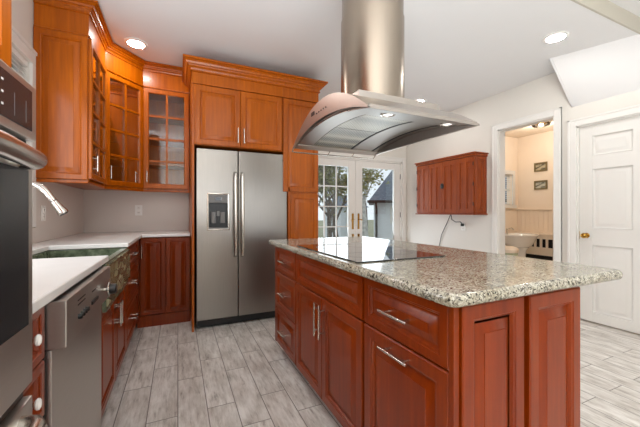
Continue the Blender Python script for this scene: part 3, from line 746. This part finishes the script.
# slab with rounded corners and full bullnose edge
mb = MB(); x0, x1, y0, y1 = .675, 1.605, .612, 2.515
def rrect(ins, r=.035, n=6):
    pts = []
    for cx_, cy_, a0 in ((x1 - r, y0 + r, -90), (x1 - r, y1 - r, 0), (x0 + r, y1 - r, 90), (x0 + r, y0 + r, 180)):
        for k in range(n + 1):
            a = math.radians(a0 + 90 * k / n); rr = r - ins; pts.append((cx_ + rr * math.cos(a), cy_ + rr * math.sin(a)))
    return pts
rg = []; zc, hh = .898, .0195
for k in range(9):
    a = -PI / 2 + PI * k / 8; ins = .017 * (1 - math.cos(a)); z = zc + hh * math.sin(a)
    rg.append([mb.bm.verts.new((x, y, z)) for x, y in rrect(ins)])
n = len(rg[0])
for a, b in zip(rg, rg[1:]):
    for k in range(n): mb.bm.faces.new((a[k], a[(k + 1) % n], b[(k + 1) % n], b[k]))
mb.bm.faces.new(rg[0][::-1]); mb.bm.faces.new(rg[-1])
o = mb.build('island_countertop', M['granite'], None, 50, (1.1, 1.56, .898)); tag(o, 'speckled granite countertop with bullnose edge on the island', 'countertop')
ITOP = zc + hh
ck = thing('cooktop', 'black glass electric cooktop set in the granite', 'cooktop', (.98, 1.565, ITOP))
MB().box(.722, 1.245, 1.18, 1.955, ITOP + .0005, ITOP + .0065, bev=.003).build('glass_plate', M['ceramic'], ck)
for x, y, r in ((.86, 1.37, .09), (.86, 1.76, .075), (1.1, 1.37, .075), (1.1, 1.76, .105)):
    mb = MB(); pr = [(r, .0), (r, .0004), (r - .003, .0004), (r - .003, .0)]
    rgs = []
    for rr, h in pr: rgs.append([mb.bm.verts.new((x + rr * math.cos(2 * PI * k / 40), y + rr * math.sin(2 * PI * k / 40), ITOP + .0064 + h)) for k in range(40)])
    for i in range(4):
        A_, B_ = rgs[i], rgs[(i + 1) % 4]
        for k in range(40): mb.bm.faces.new((A_[k], A_[(k + 1) % 40], B_[(k + 1) % 40], B_[k]))
    mb.build('burner_ring', M['grey'], ck)

# ------------------------------------------------------------------ range hood
hx0, hx1, hy0, hy1, hz = .72, 1.392, 1.10, 2.02, 1.592
hc, hw = (hy0 + hy1) / 2, (hy1 - hy0) / 2
arc = lambda y, s, z=hz: z + s * (1 - ((y - hc) / hw) ** 2)
hd = thing('range_hood', 'stainless steel island range hood with arched canopy and round chimney', 'range hood', (1.055, hc, hz))
mb = MB(); cx0, cy0 = 1.055, hc
mb.lathe([(.17, 1.70), (.186, 1.70), (.186, 2.27), (.186, 2.271)], (cx0, cy0, 0), 'z', 48); ch = mb.build('chimney', M['chim'], hd, 40)
mb = MB(); mb.lathe([(.181, 2.271), (.181, CEIL - .001)], (cx0, cy0, 0), 'z', 48); mb.build('chimney_extension', M['chim'], hd, 40)
MB().box(cx0 - .215, cx0 + .33, cy0 - .20, cy0 + .20, arc(hc + .20, .176) - .002, 1.771, bev=.003).build('chimney_collar', M['hood'], hd)
mb = MB(); mb.sheet(lambda a, b: (hx0 + (hx1 - hx0) * a, hy0 + (hy1 - hy0) * b, arc(hy0 + (hy1 - hy0) * b, .176)), 1, 40, .010); mb.build('canopy', M['hood'], hd)
XZ = lambda x: Matrix(((0, 0, 1, x), (1, 0, 0, 0), (0, 1, 0, 0), (0, 0, 0, 1)))
for x in (hx0 + .0005, hx1 - .0125):
    n = 30; ys = [hy0 + (hy1 - hy0) * k / n for k in range(n + 1)]
    poly = [(y, arc(y, .174) - .004) for y in ys] + [(y, arc(y, .08 if x < 1 else .004) - .008) for y in ys[::-1]]
    MB().prism(poly, 0, .012, XZ(x)).build('end_plate', M['hood'], hd)
S2 = .060
mb = MB(); mb.sheet(lambda a, b: (hx0 + .013 + (hx1 - hx0 - .026) * a, hy0 + .004 + (hy1 - hy0 - .008) * b, arc(hy0 + .004 + (hy1 - hy0 - .008) * b, S2) + .008), 1, 30, .006); mb.build('underside_liner', M['hood'], hd)
def under(name, x0, x1, y0, y1, mat, dz=0.0, th=.006):
    return MB().sheet(lambda a, b: (x0 + (x1 - x0) * a, y0 + (y1 - y0) * b, arc(y0 + (y1 - y0) * b, S2) + dz), 1, 20, th).build(name, mat, hd)
under('gap_shade_strip', 1.136, 1.154, 1.293, 1.962, M['dark'], .001)  # dark strips stand in for the shade in the gaps between panels
under('gap_shade_strip', 1.316, 1.334, 1.293, 1.962, M['dark'], .001)
under('filter_panel', .735, .845, 1.30, 1.96, M['hood_shade'])
under('mesh_filter', .85, 1.135, 1.635, 1.96, M['filter'])
under('mesh_filter', .85, 1.135, 1.30, 1.63, M['filter'])
under('filter_panel', 1.155, 1.315, 1.30, 1.96, M['hood_shade'])
under('filter_panel', 1.335, 1.378, 1.30, 1.96, M['hood_shade'])
ls = under('lamp_strip', .735, 1.378, 1.105, 1.292, M['hood_shade'], -.002, .008)
under('lamp_strip', .735, 1.378, 1.965, 2.015, M['hood'], -.002, .008)
for x in (.90, 1.28):
    mb = MB(); z = arc(1.2, S2) - .010
    mb.lathe([(.036, .004), (.036, -.004), (.028, -.006), (.026, -.002)], (x, 1.2, z), 'z', 24); mb.build('lamp_ring', M['nickel'], hd)
    mb = MB(); mb.lathe([(.025, .002), (.024, -.003), (.002, -.004)], (x, 1.2, z), 'z', 20); mb.build('lamp', M['bulb'], hd)
mb = MB()
mb.bm.free()
for k in range(5):
    y = 1.50 + k * .03; MB().lathe([(.004, .001), (.004, -.003), (.003, -.004)], (hx0, y, arc(y, .115)), 'x', 10).build('control_button', M['black'], hd)
MB().box(hx0 - .002, hx0 + .001, 1.655, 1.70, arc(1.68, .125), arc(1.68, .125) + .022).build('display', M['black'], hd)
mb = MB(); mb.tube([(hx0 + .0, hy1 - .01, hz - .004), (hx0 + .0, hy1 + .02, hz - .028), (hx0 + .02, hy1 + .03, hz - .03), (hx1 - .02, hy1 + .03, hz - .03), (hx1, hy1 + .02, hz - .028), (hx1, hy1 - .01, hz - .004)], .0045, 8)
for x in (1.0, 1.2): mb.tube([(x, hy1 - .015, hz - .002), (x, hy1 + .03, hz - .03)], .003, 6)
mb.build('utensil_rail', M['nickel'], hd)

# ------------------------------------------------------------------ right wall: oak cabinet with folding doors
ox, oy0, oy1, oz0, oz1 = 3.615, 2.94, 4.05, 1.125, 1.925
u = thing('wall_cabinet', 'red oak wall cabinet with four grooved folding doors beside the doorway', 'cabinet', (3.74, 3.5, oz0))
MB().box(ox + .021, RX - .001, oy0 + .005, oy1 - .005, oz0, oz1 - .02).build('carcass', M['oak'], u)
mb = MB(); mb.box(ox - .02, RX - .001, oy0 - .025, oy1 + .025, oz1 + .012, oz1 + .032, bev=.005).box(ox - .008, RX - .001, oy0 - .012, oy1 + .012, oz1 - .02, oz1 + .012, bev=.008)
mb.build('cornice', M['oak'], u)
MB().box(ox - .012, RX - .001, oy0 - .012, oy1 + .012, oz0 - .018, oz0, bev=.005).build('bottom_rail', M['oak'], u)
m = FW(ox + .02, oy1 - .005, oz0)
WW = (oy1 - oy0 - .01) / 4
for k in range(4):
    a = k * WW + .002; b = (k + 1) * WW - .002; z0, z1 = .008, oz1 - oz0 - .03
    mb = MB(); mb.box(a, b, 0, .012, z0, z1, m)
    st = .045
    for p, q in ((a, a + st), (b - st, b), ((a + b) / 2 - .024, (a + b) / 2 + .024)): mb.box(p, q, .011, .02, z0, z1, m, bev=.002)
    for p, q in ((z0, z0 + .06), (z1 - .06, z1)): mb.box(a + st, b - st, .011, .0195, p, q, m, bev=.002)
    for zc_ in (z0 + .16, z1 - .12): mb.box(a + st, b - st, .011, .0165, zc_ - .02, zc_ + .02, m, bev=.002)
    d = mb.build('door', M['oak'], u)
    if k in (0, 3):
        mb = MB(); hx = a + .006 if k == 0 else b - .006
        for z in (z0 + .10, z0 + .37, z1 - .12): mb.box(hx - .006, hx + .006, .0195, .026, z, z + .05, m, bev=.002)
        mb.build('hinge', M['black'], d)
mb = MB(); yc = oy1 - .005 - 2 * WW; zc_ = oz0 + .41
for k in range(8):
    a = 2 * PI * k / 8; mb.lathe([(.013, .0), (.013, -.006), (.008, -.010)], (ox, yc + .022 * math.cos(a), zc_ + .03 * math.sin(a)), 'x', 10)
mb.lathe([(.022, 0), (.022, -.006), (.012, -.014), (.002, -.016)], (ox, yc, zc_), 'x', 16); mb.build('rosette_latch', M['black'], u)
mb = MB(); raised(mb, RX - ox - .045, oz1 - oz0 - .03, FY(ox + .03, oy0 + .007, oz0 + .005), .05, .012); mb.build('side_panel', M['oak'], u)

ot = outlet('white wall outlet under the red oak cabinet', FW(RX - .0005, 3.33, .93))
mb = MB(); mb.box(RX - .045, RX - .008, 3.31, 3.345, .935, .975, bev=.006)
mb.tube([(RX - .03, 3.33, .97), (RX - .04, 3.35, 1.0), (RX - .05, 3.43, .995), (RX - .05, 3.5, 1.03), (RX - .04, 3.53, 1.115)], .006, 8)
o = mb.build('power_cord', M['black'], None, 35, (RX - .02, 3.33, .96)); tag(o, 'black power cord plugged into outlet under the oak cabinet', 'cord')
mb = MB(); mb.tube([(RX - .03, 3.54, 1.115), (RX - .02, 3.62, .98), (RX - .015, 3.74, .78), (RX - .012, 3.80, .55), (RX - .012, 3.82, .1)], .005, 8)
o = mb.build('cable', M['black'], None, 35, (RX - .02, 3.7, .1)); tag(o, 'thin dark cable hanging below the oak cabinet', 'cord')

# ------------------------------------------------------------------ bathroom beyond the doorway
bx0, bx1, by0, by1, bz = RX + .12, 5.66, 1.1, 3.68, 2.5
struct('floor_bathroom', MB().box(bx0, bx1, by0, by1, -.05, 0), M['floor'])
struct('ceiling_bathroom', MB().box(bx0, bx1 + .1, by0, by1 + .1, bz, bz + .08), M['peach'])
def beadboard(mb, m, L_, z1):
    mb.box(0, L_, 0, .008, 0, z1, m)
    k = 0
    while k * .075 < L_ - .01:
        mb.box(k * .075 + .004, min(L_, (k + 1) * .075) - .004, .007, .016, .12, z1 - .02, m, bev=.003); k += 1
    mb.box(0, L_, 0, .02, 0, .12, m, bev=.003).box(0, L_, 0, .035, z1 - .02, z1 + .01, m, bev=.004)
struct('wall_bathroom_far', MB().box(bx1, bx1 + .1, by0, by1 + .1, 0, bz), M['peach'])
mb = MB(); beadboard(mb, FW(bx1, by1, 0), by1 - by0, 1.20); struct('trim_5', mb, M['peach'], 'beadboard wainscot in the bathroom')
BWN = (4.72, 5.50, 1.27, 1.82)
mb = MB(); a, b, c_, d_ = BWN
mb.box(bx0, a, by1, by1 + .1, 0, bz).box(b, bx1, by1, by1 + .1, 0, bz).box(a, b, by1, by1 + .1, 0, c_).box(a, b, by1, by1 + .1, d_, bz)
struct('wall_bathroom_side', mb, M['peach'])
struct('wall_bathroom_near', MB().box(bx0, bx1 + .1, by0 - .1, by0, 0, bz), M['peach'])
wn = thing('window_3', 'small bathroom window', None, (5.07, by1, 1.27)); wn['kind'] = 'structure'
mb = MB(); mb.box(a - .06, a, by1 - .02, by1, c_ - .05, d_ + .07).box(b, b + .06, by1 - .02, by1, c_ - .05, d_ + .07).box(a, b, by1 - .02, by1, d_, d_ + .07).box(a - .07, b + .07, by1 - .04, by1, c_ - .05, c_)
for z in (c_, (c_ + d_) / 2 - .015, d_ - .03): mb.box(a, b, by1 + .05, by1 + .08, z, z + .03)
mb.build('window_frame', M['trim'], wn)
mb = MB()
for i in range(16): z = c_ + .02 + (d_ - c_ - .04) * i / 15; mb.box(a + .01, b - .01, by1 + .012, by1 + .036, z, z + .003)
o = mb.build('window_blind', M['white'], None, 0, (5.07, by1 + .02, d_)); tag(o, 'white slatted blind in the small bathroom window', 'blind')
def picture(y, z, hexa, hexb, label):
    r = thing('framed_picture', label, 'picture', (bx1, y, z), 'small framed pictures in the bathroom')
    t = NT('print'); f_ = t.noise(t.co((1, 5, 12)), 2.2, 3); t.col(t.ramp(f_, [(.4, lin(hexa)), (.55, lin(hexb))])); t.set(Roughness=.5)
    m = FW(bx1 - .001, y + .105, z - .075)
    MB().rings(.21, .15, [(0, 0), (0, .016), (.004, .02), (.022, .016), (.022, 0)], m, True).build('picture_frame', M['oldgold'], r)
    MB().box(.02, .19, 0, .006, .02, .13, m).build('print', t.m, r, 0)
M['oldgold'] = paint('dull_gilt', '#8a7a55', .45, .2, 20, .5)
picture(3.28, 1.92, '#5a5040', '#b8ad90', 'upper of the two small framed pictures in the bathroom')
picture(3.28, 1.61, '#6b6a5c', '#c4c2b2', 'lower of the two small framed pictures in the bathroom')
r = thing('radiator_cover', 'cream radiator cover with grille openings on the bathroom wall', 'radiator cover', (5.55, 3.25, 0))
rx, ry0, ry1 = 5.47, 2.93, 3.60; m = FW(rx + .02, ry1, 0); L_ = ry1 - ry0
mb = MB(); mb.box(0, L_, 0, .02, .43, .56, m).box(0, L_, 0, .02, .70, .76, m).box(0, .06, 0, .02, 0, .76, m).box(L_ - .06, L_, 0, .02, 0, .76, m)
for k in range(1, 6): x = .06 + (L_ - .12) * k / 6; mb.box(x - .016, x + .016, 0, .02, .56, .70, m)
mb.box(.06, L_ - .06, 0, .02, .05, .33, m)
mb.box(-.01, L_ + .01, -.165, .03, .76, .785, m, bev=.004); mb.box(0, .02, -.165, 0, 0, .76, m).box(L_ - .02, L_, -.165, 0, 0, .76, m)
mb.build('cover', M['peach'], r)
MB().box(.03, L_ - .03, -.12, -.03, .10, .70, m).build('radiator', M['dark'], r)
s_ = thing('pedestal_sink', 'white pedestal sink inside the bathroom doorway', 'sink', (5.06, 3.27, 0))
mb = MB(); X_, Y_ = 5.06, 3.27
prof = [(.06, 0), (.15, 0), (.14, .04), (.10, .10), (.085, .35), (.10, .52), (.14, .58)]
mb.lathe(prof, (X_, Y_, 0), 'z', 24); mb.build('pedestal', M['porc'], s_)
mb = MB(); mb.lathe([(.14, .57), (.2, .60), (.25, .68), (.285, .755), (.30, .765), (.30, .785), (.26, .785), (.24, .77), (.18, .68), (.02, .66)], (X_, Y_, 0), 'z', 32, 1.1, .8); mb.build('basin', M['porc'], s_)
mb = MB(); mb.cyl((X_, Y_ + .2, .77), (X_, Y_ + .2, .87), .014).tube([(X_, Y_ + .2, .86), (X_, Y_ + .12, .88), (X_, Y_ + .09, .85)], .01, 8); mb.build('tap', M['nickel'], s_)
M['sage'] = paint('sage_fabric', '#b9bda0', .8, .15, 30)
s_ = thing('stool', 'small pale green stool in front of the bathroom sink', 'stool', (4.42, 3.0, 0))
X_, Y_ = 4.42, 3.0
MB().lathe([(.10, .55), (.115, .56), (.12, .60), (.10, .63), (.05, .645), (.002, .647)], (X_, Y_, 0), 'z', 24).build('cushion', M['peach'], s_)
MB().lathe([(.09, .44), (.11, .45), (.11, .555), (.10, .56)], (X_, Y_, 0), 'z', 24).build('seat_frame', M['sage'], s_)
for k in range(4):
    a = PI / 4 + k * PI / 2; MB().tube([(X_ + .085 * math.cos(a), Y_ + .085 * math.sin(a), .45), (X_ + .10 * math.cos(a), Y_ + .10 * math.sin(a), 0)], [.014, .010], 10).build('leg', M['sage'], s_)
lp = thing('flush_light', 'small brass flush ceiling light in the bathroom', 'ceiling light', (4.97, 2.88, bz))
MB().lathe([(.05, -.001), (.11, -.001), (.10, -.02), (.05, -.035), (.012, -.06), (.004, -.07)], (4.97, 2.88, bz)).build('canopy', M['brass'], lp)
MB().lathe([(.10, -.02), (.12, -.03), (.11, -.055), (.06, -.075), (.012, -.08)], (4.97, 2.88, bz)).build('glass_shade', M['glass'], lp)
l = bpy.data.lights.new('bathroom_bulb', 'POINT'); l.energy = 11; l.color = (1, .93, .85); l.shadow_soft_size = .05
lo = bpy.data.objects.new('bathroom_bulb', l); COL.objects.link(lo); lo.parent = lp; lo.location = (0, 0, -.16)

# ------------------------------------------------------------------ garden seen through the french doors
GZ = -.9
struct('ground', MB().box(-25, 60, 4.72, 70, GZ - .2, GZ), M['lawn'], 'winter lawn beyond the french doors')
struct('patio', MB().box(.5, 7.0, 4.73, 7.2, GZ, -.06), M['patio'], 'pale patio outside the french doors')
def window(parent, m, w_, h_):
    f_ = MB().rings(w_, h_, [(0, 0), (0, .05), (.09, .05), (.09, 0)], m, True).build('window', M['trim'], parent, 0)
    MB().box(.09, w_ - .09, .005, .02, .09, h_ - .09, m).build('pane', M['ovenglass'], f_, 0)
h = thing('house', 'white neighbouring house with slate roof and dark downspout seen through the right french door', 'house', (8.25, 12, GZ))
he = 1.62
def hip(x0, x1, y0, y1, z0, z1, ins):
    mb = MB(); ym = (y0 + y1) / 2
    b = [mb.bm.verts.new(p) for p in ((x0, y0, z0), (x1, y0, z0), (x1, y1, z0), (x0, y1, z0))]; r1, r2 = mb.bm.verts.new((x0 + ins, ym, z1)), mb.bm.verts.new((x1 - ins, ym, z1))
    for f_ in ((b[0], b[1], r2, r1), (b[1], b[2], r2), (b[2], b[3], r1, r2), (b[3], b[0], r1), (b[3], b[2], b[1], b[0])): mb.bm.faces.new(f_)
    return mb
MB().box(8.25, 16, 12, 18.5, GZ, he).build('wall', M['stucco'], h, 0)
hip(7.95, 16.3, 11.65, 18.85, he, 4.7, 2.2).build('roof', M['slate'], h, 0)
MB().box(7.92, 16.3, 11.58, 11.66, he - .06, he + .06).build('gutter', M['dark'], h, 0)
MB().tube([(8.3, 11.7, he - .05), (8.33, 11.92, he - .35), (8.33, 11.92, GZ)], .05, 8).build('downspout', M['dark'], h)
window(h, FY(8.95, 12, .62), .5, .8); window(h, FY(8.75, 12, -.75), .45, .7); window(h, FY(10.6, 12, .6), .6, .9)
h.rotation_euler.z = -math.radians(34)
h = thing('house', 'low white house wing with grey roof seen through the left french door', 'house', (11.9, 21.5, GZ))
MB().box(10.9, 12.9, 20.2, 23, GZ, 1.5).build('wall', M['stucco'], h, 0)
hip(10.6, 13.2, 19.9, 23.3, 1.5, 2.5, .9).build('roof', M['slate'], h, 0)
window(h, FY(11.4, 20.2, 0), .7, 1.0)
def tree(name, x, y, ht, r0, bark, leaf, nleaf, label, spread=1.0, seed=1, depth=4, lsz=.07, group='garden trees'):
    rnd = random.Random(seed); root = thing(name, label, 'tree', (x, y, GZ), group); mb = MB(); tips = []
    def grow(p, d, L, r, lev):
        pts = [p]; rr = [r]; q = p; dd = d
        for k in range(4):
            dd = (dd + Vector((rnd.uniform(-1, 1), rnd.uniform(-1, 1), rnd.uniform(-.3, .5))) * .13).normalized(); q = q + dd * L / 4; pts.append(q); rr.append(r * (1 - .13 * (k + 1)))
        mb.tube(pts, rr, 7 if lev < 2 else 4, cap=lev < 2)
        if lev >= 2: tips.extend(pts[1:])
        if lev < depth:
            for k in range(3 if lev else 5):
                i = rnd.choice((2, 3, 4)) if lev else 2 + k % 3
                nd = (dd * .7 + Vector((rnd.uniform(-1, 1), rnd.uniform(-1, 1), rnd.uniform(.0, .9))) * spread).normalized()
                grow(pts[i], nd, L * rnd.uniform(.5, .72), rr[i] * .6, lev + 1)
    grow(Vector((x, y, GZ)), Vector((0, 0, 1)), ht * .5, r0, 0)
    mb.build('trunk', bark, root)
    if nleaf:
        mb = MB()
        for _ in range(nleaf):
            c_ = rnd.choice(tips) + Vector((rnd.gauss(0, .16), rnd.gauss(0, .16), rnd.gauss(0, .16)))
            u_ = Vector((rnd.gauss(0, 1), rnd.gauss(0, 1), rnd.gauss(0, 1))).normalized(); v_ = u_.orthogonal().normalized()
            s1 = lsz * rnd.uniform(.6, 1.3)
            mb.bm.faces.new([mb.bm.verts.new(c_ + e_) for e_ in (-u_ * s1, v_ * s1 * .45, u_ * s1, -v_ * s1 * .45)])
        mb.build('foliage', leaf, root, 0)
tree('garden_tree', 7.25, 11.2, 9.0, .21, M['birch'], M['leafy'], 500, 'pale-barked tree seen through the right french door', .8, 3)
tree('garden_tree', 4.7, 9.6, 5.0, .12, M['bark'], M['leafy'], 6000, 'bushy yellow-green tree nearest behind the left french door', 1.0, 5, 5, .08)
tree('garden_tree', 8.7, 16.6, 8.5, .18, M['bark'], M['leafy'], 2600, 'tall bare-branched tree in front of the low house wing', 1.0, 8)
tree('garden_tree', 19.5, 30, 9, .2, M['bark'], M['leafd'], 2200, 'farthest evergreen tree seen beside the pale-barked trunk', 1.0, 11)
tree('garden_tree', 14.0, 26.5, 9, .22, M['bark'], M['leafd'], 2500, 'evergreen tree standing behind the low house wing', 1.0, 14)
tree('garden_tree', 13.0, 36, 12, .22, M['bark'], M['leafy'], 2000, 'tall yellowish tree rising far behind the slate roof', 1.0, 17)
def shrub(x, y, r, seed, label):
    rnd = random.Random(seed); root = thing('shrub', label, 'shrub', (x, y, GZ), 'garden shrubs'); mb = MB(); ml = MB()
    for _ in range(16):
        a = rnd.uniform(0, 2 * PI); tip = Vector((x + r * .8 * math.cos(a) * rnd.random(), y + r * .8 * math.sin(a) * rnd.random(), GZ + r * rnd.uniform(.9, 1.7)))
        mb.tube([(x, y, GZ), Vector((x, y, GZ)).lerp(tip, .5) + Vector((0, 0, .1)), tip], [.03, .02, .008], 5)
    for _ in range(1500):
        d_ = Vector((rnd.gauss(0, 1), rnd.gauss(0, 1), rnd.gauss(0, 1))).normalized() * r * rnd.uniform(.55, 1); c_ = Vector((x, y, GZ + r * .85)) + Vector((d_.x, d_.y, d_.z * .95))
        if c_.z < GZ: continue
        u_ = Vector((rnd.gauss(0, 1), rnd.gauss(0, 1), rnd.gauss(0, 1))).normalized(); v_ = u_.orthogonal().normalized(); s1 = .06
        ml.bm.faces.new([ml.bm.verts.new(c_ + e_) for e_ in (-u_ * s1, v_ * s1 * .5, u_ * s1, -v_ * s1 * .5)])
    mb.build('stem', M['bark'], root); ml.build('foliage', M['leafd'], root, 0)
shrub(4.2, 8.4, .6, 2, 'round shrub outside the left french door')
shrub(5.3, 8.6, .45, 4, 'round shrub outside between the french doors')
shrub(6.2, 10.0, .5, 6, 'small round shrub at the foot of the pale-barked tree')
